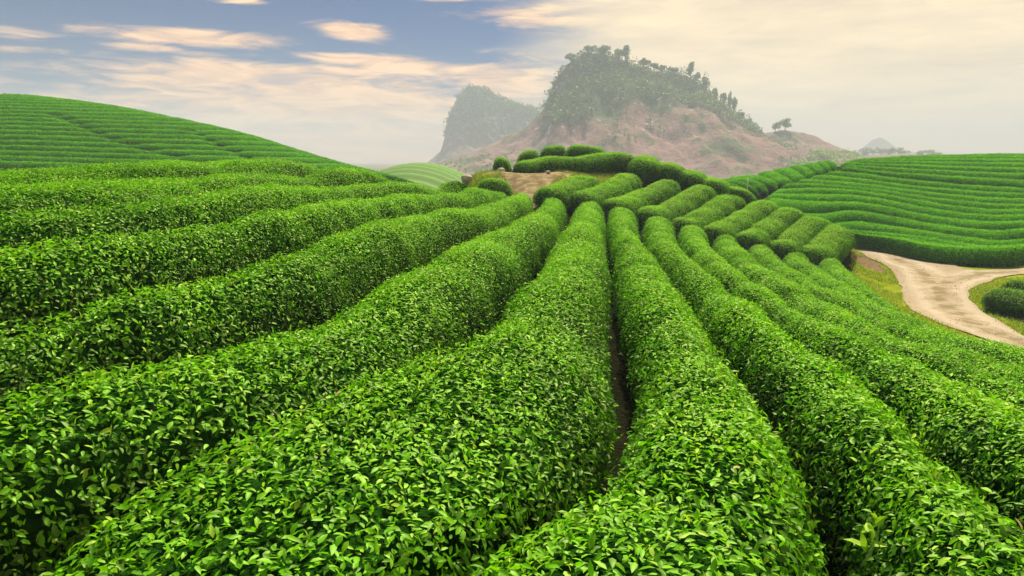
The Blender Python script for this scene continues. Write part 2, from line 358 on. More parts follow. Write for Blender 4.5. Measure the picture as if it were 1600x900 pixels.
def hedge(name,label,Lp,Rp,group,step=None,dens=1.0,mats=(M_CORE,M_LEAF),leafscale=1.0,stems=True,inset=.075,far=False,cat='hedge',fresh=0.0,extra=None,**kw):
    r=np.random.default_rng(abs(hash(label))%2**31 if False else sum(ord(ch)*(i+1) for i,ch in enumerate(label)))
    P,N,c,w,base=hedge_surface(Lp,Rp,step or .12,**kw)
    n,m,_=P.shape
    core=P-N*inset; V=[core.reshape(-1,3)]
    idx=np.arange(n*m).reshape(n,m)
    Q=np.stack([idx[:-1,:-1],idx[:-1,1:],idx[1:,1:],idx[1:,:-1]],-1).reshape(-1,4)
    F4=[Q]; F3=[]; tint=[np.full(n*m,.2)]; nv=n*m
    # sampling of the leaves
    q=[P[:-1,:-1],P[:-1,1:],P[1:,1:],P[1:,:-1]]; area=.5*np.linalg.norm(np.cross(q[2]-q[0],q[3]-q[1]),axis=2).ravel()
    cen=(sum(q)/4).reshape(-1,3); nr=(N[:-1,:-1]+N[1:,1:]).reshape(-1,3); nr/=np.maximum(np.linalg.norm(nr,axis=1),1e-9)[:,None]
    dist=np.sqrt(cen[:,0]**2+cen[:,1]**2+(cen[:,2]-CAMZ)**2)
    size=.039*leafscale*(1+np.clip(dist-13,0,80)/48)
    rho=2250*(.039/size)**2*dens*(1+.9*np.clip((dist-8)/12,0,1))
    view=cen-np.array([0,0,CAMZ]); view/=dist[:,None]
    facing=-(view*nr).sum(1); rho=rho*np.where(facing<-.35,.35,1.0)*view_keep(cen)
    rho=rho*np.clip((cen[:,2]-G(cen[:,0],cen[:,1]))/.25,.25,1)
    cnt=r.poisson(rho*area)
    fi=np.repeat(np.arange(len(cnt)),cnt)
    if len(fi):
        i=fi//(m-1); j=fi%(m-1); a=r.random(len(fi))[:,None]; b=r.random(len(fi))[:,None]
        pt=(P[i,j]*(1-a)+P[i+1,j]*a)*(1-b)+(P[i,j+1]*(1-a)+P[i+1,j+1]*a)*b
        nn=nr[fi]; dd=dist[fi]; sz=size[fi]
        off=-r.random(len(fi))**1.3*inset*1.25+.02
        stray=r.random(len(fi))<.02; off=np.where(stray,r.uniform(.02,.065,len(fi)),off)
        pt=pt+nn*off[:,None]
        zt=(pt[:,2]-base[i])/HH
        # young growth lightens the clipped top; flank shade is also put into the tint
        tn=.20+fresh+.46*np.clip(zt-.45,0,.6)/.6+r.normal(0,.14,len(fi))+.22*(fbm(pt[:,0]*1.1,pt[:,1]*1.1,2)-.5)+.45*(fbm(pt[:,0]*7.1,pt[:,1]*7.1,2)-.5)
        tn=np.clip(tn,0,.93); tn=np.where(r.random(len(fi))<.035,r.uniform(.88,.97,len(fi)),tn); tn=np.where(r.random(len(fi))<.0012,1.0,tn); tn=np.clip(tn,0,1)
        for det,sel in ((True,dd<6.5),(False,dd>=6.5)):
            if sel.any():
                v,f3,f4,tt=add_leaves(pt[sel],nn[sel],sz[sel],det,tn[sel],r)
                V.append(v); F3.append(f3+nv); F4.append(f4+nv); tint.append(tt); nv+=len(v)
                LEAFN[0]+=int(sel.sum())
    F3=np.concatenate(F3) if F3 else np.zeros((0,3),int); F4a=np.concatenate(F4)
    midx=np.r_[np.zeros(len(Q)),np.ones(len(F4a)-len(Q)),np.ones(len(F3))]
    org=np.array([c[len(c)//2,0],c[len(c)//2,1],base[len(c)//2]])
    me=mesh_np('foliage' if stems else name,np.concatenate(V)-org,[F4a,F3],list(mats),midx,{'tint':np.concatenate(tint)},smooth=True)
    if not stems:
        o=link(name,me,loc=org); return tag(o,label,cat,group)
    o=link(name,None,loc=org); tag(o,label,cat,group); link('foliage',me,o)
    # woody stems under the skirt
    sv=[];sf=[];k=0; s=np.r_[0,np.cumsum(np.hypot(*(c[1:]-c[:-1]).T))]
    for d0 in np.arange(.3,s[-1]-.2,.16):
        i=int(np.searchsorted(s,d0))-1; i=max(0,min(i,len(c)-1)); 
        if math.hypot(*c[i])>16 : continue
        for side in (-1,1):
            u=side*r.uniform(.5,.8); a=np.array([*(c[i]+w[i]*u*.55),0]); a[2]=G(a[0],a[1])-.02; b=np.array([*(c[i]+w[i]*u+r.normal(0,.05,2)),base[i]+r.uniform(.3,.5)])
            rad=r.uniform(.005,.011); dx=np.array([1,0,0])*rad; dy=np.array([0,1,0])*rad; md=(a+b)/2+r.normal(0,.03,3)
            ring=[]
            for p,kk in ((a,1.3),(md,1),(b,.6)): ring+= [p+dx*kk,p+dy*kk,p-dx*kk,p-dy*kk]
            sv+=ring
            for lv in (0,4):
                for z in range(4): sf.append((k+lv+z,k+lv+(z+1)%4,k+lv+4+(z+1)%4,k+lv+4+z))
            k+=12
    if sf: link('woody_stems',mesh_np('woody_stems',np.array(sv)-org,[np.array(sf)],[M_WOOD]),o)['kind']='stuff'
    return o
def center_hedge(name,label,pts,width,group,**kw):
    c=trace(pts) if not isinstance(pts,np.ndarray) else pts
    c=resample(c,max(8,int(length(c)/.2)),3); d=np.gradient(c,axis=0); d/=np.hypot(*d.T)[:,None]; nr=np.c_[-d[:,1],d[:,0]]*width/2
    return hedge(name,label,c+nr,c-nr,group,gap=0,**kw)

C={k:trace(v) for k,v in GAP.items()}
def prolong(P,m):                      # the rows run on past the edge of the picture
    d=P[-1]-P[-3]; d/=np.hypot(*d); return np.vstack([P]+[P[-1]+d*m*q for q in (.35,.7,1)])
for k in C: C[k]=prolong(C[k],6.5 if k<=0 else (2.0 if k==1 else 4.5))
FAN='long tea hedges fanning towards the viewer'
FANL={
-6:'farthest long hedge on the left, its clipped top forming the skyline below the big hill',
-5:'second long hedge down from the left field skyline, thin and dark green',
-4:'third long hedge down from the left field skyline, fading out beside the mound path',
-3:'fourth long hedge down from the left skyline, ending near the small dark bush',
-2:'fifth long hedge down from the left skyline, ending at the bare earth patch',
-1:'long leafy hedge curving left from the sandy patch, two hedges left of the central gap',
0:'broad hedge spreading to the bottom left corner, directly left of the central dark gap',
1:'broad sunlit hedge filling bottom centre, directly right of the central dark gap',
2:'long hedge reaching the lower right corner, with a dark furrow on its left',
3:'second hedge to the right beyond the corner hedge, running down to the right edge',
4:'narrow sloping hedge, fourth in from the dirt road along the right edge',
5:'narrow sloping hedge, third in from the dirt road along the right edge',
6:'outer sloping hedge whose right side borders the dirt road',
}
# hedge k lies between gap k and gap k+1; -1 is left of gap 0
for k in range(-6,7):
    lab=FANL[k]
    far=k<=-4
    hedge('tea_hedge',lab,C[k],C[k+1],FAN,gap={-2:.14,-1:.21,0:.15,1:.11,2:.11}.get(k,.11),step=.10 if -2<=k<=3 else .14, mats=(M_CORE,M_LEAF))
# short hedge of the fan beside the verge, cut off by the bank
i_l=trace([(1272,400),(1282,415),(1312,435),(1340,452),(1375,468),(1400,479,13.0)]); i_r=trace([(1314,398,22.2),(1340,420,19.5),(1365,440,17),(1385,455,15),(1402,472,13.6),(1410,480,12.8)])
hedge('tea_hedge','short tapering hedge at the grassy bank, last of the fan before the dirt road',i_l,i_r,FAN)

CHV='short hedges running from the fan heads up to the mound'
chev=[([(850,296,24.3),(890,282,26),(925,272,28)],1.25,'short rounded hedge beside the sandy patch, first of the slanting set'),
([(903,303,24.6),(950,284,27),(988,268,29.5)],1.2,'second slanting short hedge from the sandy patch'),
([(955,312,24.6),(1000,292,27),(1050,275,29.5)],1.2,'third slanting short hedge from the sandy patch'),
([(1010,325,24.6),(1060,303,27),(1104,288,29.5)],1.2,'fourth slanting short hedge from the sandy patch, with a rounded far end'),
([(1064,340,24.5),(1110,320,27),(1148,303,29.5)],1.2,'fifth slanting short hedge, above the middle of the fan heads'),
([(1110,350,24.5),(1160,328,27),(1205,312,29.5)],1.2,'fourth slanting short hedge up from the dirt road verge, long and straight'),
([(1165,362,24.5),(1205,345,27),(1246,330,29.5)],1.15,'third slanting short hedge up from the dirt road verge'),
([(1220,377,24.5),(1252,361,27),(1284,345,29)],1.15,'second slanting short hedge up from the dirt road verge'),
([(1268,387,24.5),(1298,371,26.5),(1316,352,28)],1.3,'lowest slanting short hedge, ending above the grassy road verge')]
for pts,wd,lab in chev: center_hedge('tea_hedge',lab,pts,wd*1.02,CHV,pw=2.5,endr=.5,stems=False,fresh=.13)  # brightness put into the leaf tint, as this slope gets less sun
MND='clipped bushes on top of the mound'
for pts,wd,lab in [([(770,252,31.5),(800,251,31.5)],1.1,'small round clipped bush, leftmost on the mound'),
([(803,260,31),(860,254,31.5),(920,248,32),(992,243,32.5)],1.35,'long thick clipped hedge across the front of the mound'),
([(806,243,34.5),(843,241,34.5)],1.2,'low round bush behind the left end of the long mound hedge'),
([(843,241,35),(885,239,35)],1.2,'second low bush behind the long mound hedge, near its left end'),
([(884,236,36),(915,233,36),(950,233,36)],1.5,'pale green bush crowning the mound skyline'),
([(1004,266,30.6),(1011,249,34.2)],1.15,'round bush just right of the long mound hedge'),
([(1043,273,30.8),(1053,259,34.2)],1.15,'second round bush down the right skyline of the mound'),
([(1078,281,30.8),(1087,268,34)],1.15,'third round bush down the right skyline of the mound'),
([(1110,294,30.8),(1121,281,34)],1.15,'fourth round bush down the right skyline of the mound'),
([(1150,306,31.8),(1161,297,34)],1.15,'lowest dark bush on the mound skyline beside the pale post'),
([(742,286,25.5),(770,281,25.7),(796,284,25.3)],1.1,'small low hedge left of the bare earth patch')]:
    center_hedge('clipped_bush',lab,pts,wd*1.3,MND,pw=2.5,endr=.55,stems=False,fresh=.10)  # same tint lift in place of stronger sun on the mound
RD='hedges beside the road fork'
for pts,wd,lab in [([(1546,441),(1580,447),(1650,463)],1.3,'dark hedge on the yellow grass at the road fork'),
([(1566,430),(1620,434),(1700,442)],1.2,'hedge behind the dark one at the road fork, partly hidden'),
([(1620,480),(1655,492),(1690,505)],1.0,'small bush cut by the right edge below the road fork hedges')]:
    center_hedge('roadside_hedge',lab,pts,wd*.85,RD,stems=False,mats=(M_CORE,M_LEAF_DARK),H=.68,fresh=.05)

# ---------------------------------------------------------------- rows on the hills
ORD='first second third fourth fifth sixth seventh eighth ninth tenth eleventh twelfth thirteenth fourteenth fifteenth sixteenth seventeenth eighteenth nineteenth twentieth'.split()
def ordn(i):
    if i<20: return ORD[i]
    t='twenty thirty forty fifty sixty seventy eighty ninety'.split()[(i+1)//10-2]; u=(i+1)%10
    return t[:-1]+'ieth' if u==0 else t+'-'+ORD[u-1]
def column(px,y_lo,y_hi,spacing):
    """picture heights of rows spaced evenly over the ground along one sight column"""
    ys=np.linspace(y_lo,y_hi,160); p=[]
    for y in ys:
        q,ok=hit(px,y,y0=12)
        p.append([q[0],q[1],float(G(q[0],q[1]))])
    p=np.array(p); d=np.r_[0,np.cumsum(np.linalg.norm(p[1:]-p[:-1],axis=1))]
    n=int(round(d[-1]/spacing)); return np.interp(np.linspace(0,d[-1],n+1),d,ys)
def quad3(a,b,c,n,x0,x1):
    xs=np.linspace(x0,x1,n); 
    L=lambda x:(a[1]*(x-b[0])*(x-c[0])/((a[0]-b[0])*(a[0]-c[0]))+b[1]*(x-a[0])*(x-c[0])/((b[0]-a[0])*(b[0]-c[0]))+c[1]*(x-a[0])*(x-b[0])/((c[0]-a[0])*(c[0]-b[0])))
    return [(x,L(x)) for x in xs]
def hilltrace(pts,y0):
    o=[]
    for p in pts:
        q,ok=hit(p[0],p[1],y0=y0)
        if not ok:
            d=ray(*p); d=d/d[1]; Y=q[1]
            if abs(CAMZ+d[2]*Y-float(G(q[0],q[1]))-HH)/Y>.008: continue
        o.append(q)
    return np.array(o)
def extend(P,m,end=True,start=False):
    if len(P)<4: return P
    if end:
        d=P[-1]-P[-4]; d/=np.hypot(*d); P=np.vstack([P,P[-1]+d*m*.5,P[-1]+d*m])
    if start:
        d=P[0]-P[2]; d/=np.hypot(*d); P=np.vstack([P[0]+d*m,P[0]+d*m*.5,P])
    return P
def hillrow(name,label,A,B,group,**kw):
    if len(A)<3 or len(B)<3: return None
    kw.setdefault('gap',.06)
    return hedge(name,label,A,B,group,step=.45,nt=9,stems=False,mats=(M_CORE_HILL,M_LEAF_HILL),leafscale=1.35,dens=.8,inset=.07,endr=.6,amp=.03,pw=2.5,lowamp=.06,**kw)
# lower block of the right hill: rows laid between the roadside edge and the upper track
base0=resample(trace([(1296,373),(1306,376),(1325,381),(1350,386),(1400,395),(1460,408),(1530,416),(1600,417),(1690,414)],.1),46,5)
top0=resample(hilltrace([(x,y) for x,y in [(1300,260),(1330,262),(1375,267),(1425,273),(1500,280),(1560,284),(1620,287),(1690,290)]],30),46,4)
lp=[base0[0]]+[trace([p])[0] for p in [(1266,344),(1226,326),(1186,306),(1198,291),(1232,279.5),(1268,268)]]+[top0[0]]
lp=np.array(lp); lv=np.r_[0,np.cumsum(np.hypot(*(lp[1:]-lp[:-1]).T))]; lv=.55*lv/lv[-1]+.45*np.array([0,.12,.30,.48,.62,.76,.88,1])
mid=np.hypot(*(top0[30]-base0[30])); nr_=int(round(mid/1.5)); u_=np.linspace(0,1,46)[:,None]; rows=[]
for v in np.linspace(0,1,nr_+1):
    L=np.array([np.interp(v,lv,lp[:,0]),np.interp(v,lv,lp[:,1])]); lin=(1-v)*base0+v*top0
    rows.append(lin+(1-u_)**2.2*(L-lin[0]))
GR='trimmed tea rows across the right hillside'
for i in range(len(rows)-1):
    lab='tea row along the dirt road at the foot of the right hillside' if i==0 else ordn(i)+' long tea row up from the dirt road on the right hillside'
    hillrow('tea_row',lab,rows[i],rows[i+1],GR,gap=.05,H=.8 if i==0 else .62)
NLOW=len(rows)-1
ys=column(1500,277,236.5,1.55); vs=(277-ys)/(277-236.5)
rows=[]
for v,y in zip(vs,ys):
    a=(np.interp(v,[0,.6,1],[1312,1312,1330]),np.interp(v,[0,.6,1],[258,248,244])); c_=(1690,np.interp(v,[0,1],[284,239]))
    rows.append(hilltrace(quad3(a,(1500,y),c_,26,a[0],1690),35))
for i in range(len(rows)-1):
    hillrow('tea_row',ordn(i)+' row above the bend in the upper block of the right hillside',rows[i],rows[i+1],'fine tea rows at the top of the right hill',gap=.05,H=.62)
NUP=len(rows)-1
RP=[(1143,284),(1165,278),(1200,269.5),(1250,259.5),(1285,252.5),(1306,248)]; PP=[(1168,296),(1192,289),(1222,279.5),(1262,268.5),(1292,259),(1312,253)]
tt=np.linspace(0,1,6); rows=[]
for v in np.linspace(0,1,11):
    a=(np.interp(v,tt,[p[0] for p in RP]),np.interp(v,tt,[p[1] for p in RP])); b=(np.interp(v,tt,[p[0] for p in PP]),np.interp(v,tt,[p[1] for p in PP]))
    rows.append(hilltrace([(a[0]+(b[0]-a[0])*u,a[1]+(b[1]-a[1])*u) for u in np.linspace(0,1,8)],35)); rows[-1]=extend(rows[-1],7,False,True)
for i in range(10): hillrow('tea_row','short tea row beyond the diagonal track, '+ordn(i)+' from the pale post',rows[i],rows[i+1],'short tea rows beyond the diagonal track',gap=.04,H=.55)
# left hill
ys=column(20,250,141,1.3); rows=[]
for k,y in enumerate(ys):
    pts=[(x,y+.028*(x-20)) for x in np.linspace(-90,700,56)]
    o=[];
    for p in pts:
        q,ok=hit(p[0],p[1],y0=30)
        if ok and q[1]<96: o.append(q)
        elif o: break
    rows.append(extend(np.array(o),6))
TRACKS=[trace([(292,193),(349,222),(395,242),(436,254)]),trace([(84,172),(169,206),(239,228),(340,250)])]
GL='tea rows across the big left hill'
for i in range(len(rows)-1):
    hillrow('tea_row',ordn(i)+' tea row up from the field edge on the big left hill',rows[i],rows[i+1],GL,gap=.03,H=.5,cuts=TRACKS)
NLEFT=len(rows)-1
ysT=[]
print('rows',NLOW,NUP,NLEFT,'leaves',LEAFN[0])

# ---------------------------------------------------------------- ground sheet
ROADPX=[(1334,381),(1350,402),(1380,412),(1400,430),(1407,450),(1410,472),(1425,487),(1487,514),(1550,535),(1600,547),(1700,590),(1840,640),
 (1840,575),(1700,560),(1600,530),(1562,505),(1532,485),(1512,465),(1512,455),(1532,445),(1560,434),(1600,429),(1750,428),(1750,417),(1600,421),(1520,424),(1475,413),(1450,406),(1412,397),(1380,388),(1360,382)]
road=trace(ROADPX,0)
VERGE=trace([(1325,385),(1330,420),(1365,470),(1400,500),(1450,525),(1530,555),(1650,600),(1900,700),(1900,420),(1700,408),(1600,415),(1530,418),(1460,410),(1400,394),(1350,380)],0)
MOUNDPX=trace([(775,268,30.8),(800,262,31.5),(850,260,31.5),(880,266,29.8),(862,280,28),(838,294,25.6),(822,299,24.8),(810,288,26.8),(790,277,29)],0)
MGRASS=trace([(700,285,27),(735,268,31),(765,262,32),(880,255,33.5),(1000,255,33.5),(1000,275,29.5),(900,275,28),(850,303,23.5),(800,306,23.5),(735,296,24.5)],0)
nx,ny=_X.shape[1],_X.shape[0]
gxf,gyf=_X.ravel(),_Y.ravel()
grass=np.where(inpoly(VERGE,gxf,gyf),1.0,0); 
dm=dpoly(np.vstack([MOUNDPX,MOUNDPX[:1]]),gxf,gyf); bare=np.where(inpoly(MOUNDPX,gxf,gyf),1,np.clip(1-dm/1.0,0,1))
mg=np.maximum(inpoly(MGRASS,gxf,gyf)*1.0,1.0*((gxf<-4)&(gyf>12)&(gyf<48))); grass=np.maximum(grass,mg); open_=np.where((gyf>26)&(gyf<34)&(gxf<0),.7,0); grass=np.maximum(grass,open_)
farg=np.maximum(sstep(60,100,gyf),sstep(70,110,np.abs(gxf))); 
farw=np.maximum(sstep(62,90,gyf),0); bank=np.clip(1-dpoly(trace([(1335,388),(1350,402),(1362,415)],0),gxf,gyf)/1.0,0,1); 
V=np.c_[gxf,gyf,GRID.ravel()]
idx=np.arange(nx*ny).reshape(ny,nx); Q=np.stack([idx[:-1,:-1],idx[:-1,1:],idx[1:,1:],idx[1:,:-1]],-1).reshape(-1,4)
E=1450; ex=[(-E,-400),(E,-400),(E,E),(-E,E)]
V=np.vstack([V,[(a,b,FAR) for a,b in ex]]); o=nx*ny; c4=[idx[0,0],idx[0,-1],idx[-1,-1],idx[-1,0]]
Q=np.vstack([Q,[(c4[0],o,o+1,c4[1]),(c4[1],o+1,o+2,c4[2]),(c4[2],o+2,o+3,c4[3]),(c4[3],o+3,o,c4[0])]])
z4=np.array([.8]*4)
def ground_mat(t):
    p=pos(t); n=t.noise(p,3,6,.6); n2=t.noise(p,.35,5); n3=t.noise(p,16,4)
    soil=t.ramp(t.m('ADD',t.m('MULTIPLY',n,.6),t.m('MULTIPLY',n3,.4)),[(.3,(.004,.006,.002)),(.55,(.012,.012,.005)),(.75,(.035,.026,.015))])  # soil nearly black: the shade of the furrows is put into its colour
    gr=t.ramp(t.m('ADD',t.m('MULTIPLY',n,.5),t.m('MULTIPLY',n2,.5)),[(.32,(.08,.13,.008)),(.5,(.17,.21,.010)),(.68,(.28,.28,.02))])
    ba=t.ramp(n,[(.3,(.12,.085,.045)),(.5,(.24,.18,.09)),(.7,(.38,.29,.17))])
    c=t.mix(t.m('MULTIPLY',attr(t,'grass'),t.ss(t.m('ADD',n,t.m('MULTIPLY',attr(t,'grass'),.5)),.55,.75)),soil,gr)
    c=t.mix(t.ss(t.m('ADD',attr(t,'bare'),t.m('MULTIPLY',t.m('SUBTRACT',n,.5),1.2)),.45,.75),c,ba)
    c=t.mix(t.ss(t.m('ADD',attr(t,'bank'),t.m('MULTIPLY',t.m('SUBTRACT',n,.5),1.5)),.4,.6),c,t.ramp(n3,[(.3,(.10,.06,.035)),(.7,(.30,.20,.12))]))
    nb=t.noise(p,.05,6,.65); c=t.mix(attr(t,'afar'),c,t.mix(t.ss(nb,.42,.6),(.24,.12,.08),(.09,.14,.035)))
    return principled(t,c,1,.0,bumpn(t,n3,.7,.08))
M_GROUND=bmat('ground',ground_mat)
z=lambda a:np.r_[a,z4*0]
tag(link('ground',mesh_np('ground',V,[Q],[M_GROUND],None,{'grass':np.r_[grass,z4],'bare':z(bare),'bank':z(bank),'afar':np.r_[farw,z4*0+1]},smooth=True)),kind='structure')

# dirt road
def jitter_outline(P,step,amp):
    n=int(length(np.vstack([P,P[:1]]))/step); Q=resample(np.vstack([P,P[:1]]),n,3)[:-1]
    d=np.roll(Q,-1,0)-np.roll(Q,1,0); d/=np.hypot(*d.T)[:,None]; k=(fbm(Q[:,0]*1.3,Q[:,1]*1.3,4)-.5)*2*amp
    return Q+np.c_[-d[:,1],d[:,0]]*k[:,None]
def drape(name,P,dz,mat,step=.25,attrs=None):
    mn,mx=P.min(0),P.max(0); gx,gy=np.meshgrid(np.arange(mn[0],mx[0],step),np.arange(mn[1],mx[1],step)); gx,gy=gx.ravel(),gy.ravel()
    k=inpoly(P,gx,gy)&(dpoly(np.vstack([P,P[:1]]),gx,gy)>step*.5); pts=[Vector(p) for p in P]+[Vector((a,b)) for a,b in zip(gx[k],gy[k])]
    n=len(P); r=delaunay_2d_cdt(pts,[(i,(i+1)%n) for i in range(n)],[],1,1e-4)
    v=np.array([(a.x,a.y) for a in r[0]]); f=np.array([t for t in r[2] if len(t)==3])
    V=np.c_[v,G(v[:,0],v[:,1])+dz]
    return mesh_np(name,V,[f],[mat],None,{k:g(v[:,0],v[:,1]) for k,g in (attrs or {}).items()},smooth=True),v
lane1=trace([(1345,385),(1400,400),(1440,425),(1462,450),(1480,480),(1520,508),(1600,540),(1800,600)],0)
lane2=trace([(1462,450),(1490,438),(1540,427),(1600,425),(1700,424)],0)
def road_mat(t):
    p=pos(t); n=t.noise(p,2.2,6,.62); n3=t.noise(p,14,5,.6); n5=t.noise(p,60,3)
    d=t.m('MINIMUM',attr(t,'lane_a'),attr(t,'lane_b'))
    wob=t.m('ADD',d,t.m('MULTIPLY',t.m('SUBTRACT',n,.5),.7))
    mid=t.m('MULTIPLY',t.m('SUBTRACT',1,t.ss(wob,.10,.30)),t.ss(t.noise(p,.8,4),.42,.55)); edge=t.m('MULTIPLY',t.ss(wob,.8,1.3),t.ss(n,.35,.6)); rut=t.m('MULTIPLY',t.m('SUBTRACT',1,t.ss(t.m('ABSOLUTE',t.m('SUBTRACT',wob,.62)),.05,.26)),.3)
    c=t.ramp(t.m('ADD',t.m('MULTIPLY',n,.5),t.m('MULTIPLY',n3,.5)),[(.3,(.20,.145,.085)),(.5,(.31,.24,.15)),(.7,(.39,.31,.21))])
    c=t.mix(t.m('MULTIPLY',mid,.85),c,(.17,.125,.05)); c=t.mix(t.m('MULTIPLY',edge,.45),c,(.22,.16,.07))
    c=t.mix(rut,c,(.50,.42,.32)); h=t.m('SUBTRACT',t.m('ADD',t.m('MULTIPLY',n3,.5),t.m('MULTIPLY',n5,.5)),t.m('MULTIPLY',rut,.6))
    return principled(t,c,.95,.1,bumpn(t,h,.6,.04))
me,_v=drape('dirt_road',jitter_outline(road,.3,.16),.03,bmat('dirt_road',road_mat),.25,{'lane_a':lambda x,y:dpoly(lane1,x,y),'lane_b':lambda x,y:dpoly(lane2,x,y)})
tag(link('dirt_road',me),kind='structure')

# verge grass: short blades
def blades(name,P,n,h,wid,stops,label,cat='grass',lean=.5,hvar=.5):
    r=np.random.default_rng(len(name)+n); x=r.normal(size=(n,2))*lean; ang=r.uniform(0,math.pi,n)
    hh=h*r.uniform(1-hvar,1+hvar,n); b=P; w2=np.c_[np.cos(ang),np.sin(ang),np.zeros(n)]*wid*.5
    tip=b+np.c_[x*hh[:,None],hh]
    V=np.stack([b-w2,b+w2,tip],1).reshape(-1,3); F=np.arange(n*3).reshape(-1,3)
    me=mesh_np(name,V,[F],[leaf_mat(name,stops,.3,.7,.15)],None,{'tint':np.repeat(r.random(n),3)})
    return tag(link(name,me),label,cat,kind='stuff')
def scatter(poly,n,reject=None,seed=1):
    r=np.random.default_rng(seed); mn,mx=poly.min(0),poly.max(0); o=[]
    p=r.random((n*4,2))*(mx-mn)+mn; k=inpoly(poly,p[:,0],p[:,1])
    if reject is not None: k&=~inpoly(reject,p[:,0],p[:,1])
    p=p[k][:n]; return np.c_[p,G(p[:,0],p[:,1])]
GS_=[(0,(.10,.18,.006)),(.5,(.23,.29,.008)),(1,(.36,.36,.02))]
pv=scatter(VERGE,60000,road,3); kk=fbm(pv[:,0]*.9,pv[:,1]*.9,4)>.38; pv=pv[kk]
blades('verge_grass',pv,len(pv),.07,.03,GS_,'short yellow green grass beside the dirt road')
pm=scatter(MGRASS,16000,MOUNDPX,4); pm=pm[fbm(pm[:,0]*1.1,pm[:,1]*1.1,3)>.42]
blades('dry_grass',pm,len(pm),.10,.03,[(0,(.06,.13,.01)),(.5,(.16,.22,.015)),(1,(.36,.31,.08))],'yellow green grass around the sandy patch by the mound')

# loose gravel on and beside the road
pg=scatter(road,1300,None,9); pg=pg[fbm(pg[:,0]*1.2,pg[:,1]*1.2,3)>.47]; _r=np.random.default_rng(4); s_=_r.uniform(.01,.032,len(pg))[:,None]
T_=np.array([(1,0,0),(0,1,0),(-1,0,0),(0,-1,0),(.1,.1,.8)]); Vg=(pg[:,None,:]+np.array([0,0,.03])+T_[None]*s_[:,None,:]*_r.uniform(.6,1.2,(len(pg),5,1))).reshape(-1,3)
Fg=(np.array([(0,1,4),(1,2,4),(2,3,4),(3,0,4)])[None]+(np.arange(len(pg))*5)[:,None,None]).reshape(-1,3)
M_GRAV=bmat('gravel',lambda t:principled(t,t.ramp(t.noise(pos(t),8,3),[(.3,(.24,.18,.13)),(.7,(.46,.38,.30))]),.9,.1))
tag(link('gravel',mesh_np('gravel',Vg,[Fg],[M_GRAV])),'small loose stones scattered over the dirt road','gravel',kind='stuff')
# stones
M_STONE=bmat('pale_stone',lambda t:principled(t,t.ramp(t.noise(pos(t),9,6),[(.3,(.22,.19,.17)),(.6,(.48,.43,.39)),(.8,(.6,.55,.5))]),.9,.2,bumpn(t,t.noise(pos(t),22,5),.8,.04)))
def rock_mesh(seed,s,dark=None):
    import bmesh
    bm=bmesh.new(); bmesh.ops.create_icosphere(bm,subdivisions=3,radius=1); r=random.Random(seed); ax=[Vector((r.gauss(0,1),r.gauss(0,1),r.gauss(0,1))).normalized() for _ in range(9)]; k=[r.uniform(.55,.9) for _ in ax]
    for v in bm.verts:
        for a,q in zip(ax,k):
            d=v.co.dot(a)
            if d>q: v.co-=a*(d-q)
        v.co=Vector((v.co.x*s[0],v.co.y*s[1],v.co.z*s[2]))
    me=bpy.data.meshes.new('stone'); bm.to_mesh(me); bm.free(); me.materials.append(M_STONE); return me
def bottom(me): return min(v.co.z for v in me.vertices)
for i,(px,py,Y,s,lab) in enumerate([(711,281,29,(.26,.2,.22),'pale boulder left of the mound, nearer the green hill'),(729,282,29,(.30,.22,.2),'pale boulder beside the first one, nearer the small hedge'),(783,270,30.5,(.20,.16,.13),'small pale stone under the leftmost mound bush'),
      (856,277,29.5,(.12,.1,.09),'little stone on the bare earth below the long mound hedge')]):
    q=at_depth(px,py,Y); q=(q if i>1 else hit(px,py+3,.0,y0=20)[0]); me=rock_mesh(i+2,s); tag(link('stone',me,loc=(q[0],q[1],float(G(q[0],q[1]))-bottom(me)*.75)),lab,'stone','pale stones near the mound')
# broken sticks in the bare earth
def tube(pts,r0,r1,mat,name,k=6):
    P=np.array(pts,float); n=len(P); V=[];F=[]
    for i,p in enumerate(P):
        d=P[min(i+1,n-1)]-P[max(i-1,0)]; d/=np.linalg.norm(d); a=np.cross(d,[.3,1,.2]); a/=np.linalg.norm(a); b=np.cross(d,a); r=r0+(r1-r0)*i/(n-1)
        for j in range(k): th=2*math.pi*j/k; V.append(p+(a*math.cos(th)+b*math.sin(th))*r)
    for i in range(n-1):
        for j in range(k): F.append((i*k+j,i*k+(j+1)%k,(i+1)*k+(j+1)%k,(i+1)*k+j))
    V.append(P[0]); V.append(P[-1]); m=len(V); T=[(m-2,(j+1)%k,j) for j in range(k)]+[(m-1,(n-1)*k+j,(n-1)*k+(j+1)%k) for j in range(k)]
    return mesh_np(name,np.array(V),[np.array(F),np.array(T)],[mat],smooth=True)
M_POST=bmat('pale_post',lambda t:principled(t,t.ramp(t.noise(pos(t),12,3),[(.3,(.42,.36,.28)),(.7,(.62,.55,.44))]),.8,.2))
M_POSTY=bmat('yellow_post',lambda t:principled(t,t.ramp(t.noise(pos(t),12,3),[(.3,(.36,.42,.10)),(.7,(.5,.55,.18))]),.8,.2))
def post(px,py0,py1,Y,rad,mat,lab):
    q=at_depth(px,py0,Y); g=float(G(q[0],q[1])); top=at_depth(px,py1,Y)[2]
    o=link('marker_post',tube([(0,0,-.1),(.01,0,(top-g)*.5),(.03,0,top-g)],rad,rad*.8,mat,'marker_post'),loc=(q[0],q[1],g)); tag(o,lab,'post')
post(1167,296,277,40,.035,M_POST,'thin pale post standing at the corner of the diagonal track')
post(1412,253,241,60,.05,M_POSTY,'thin yellowish post among the upper rows of the right hill')

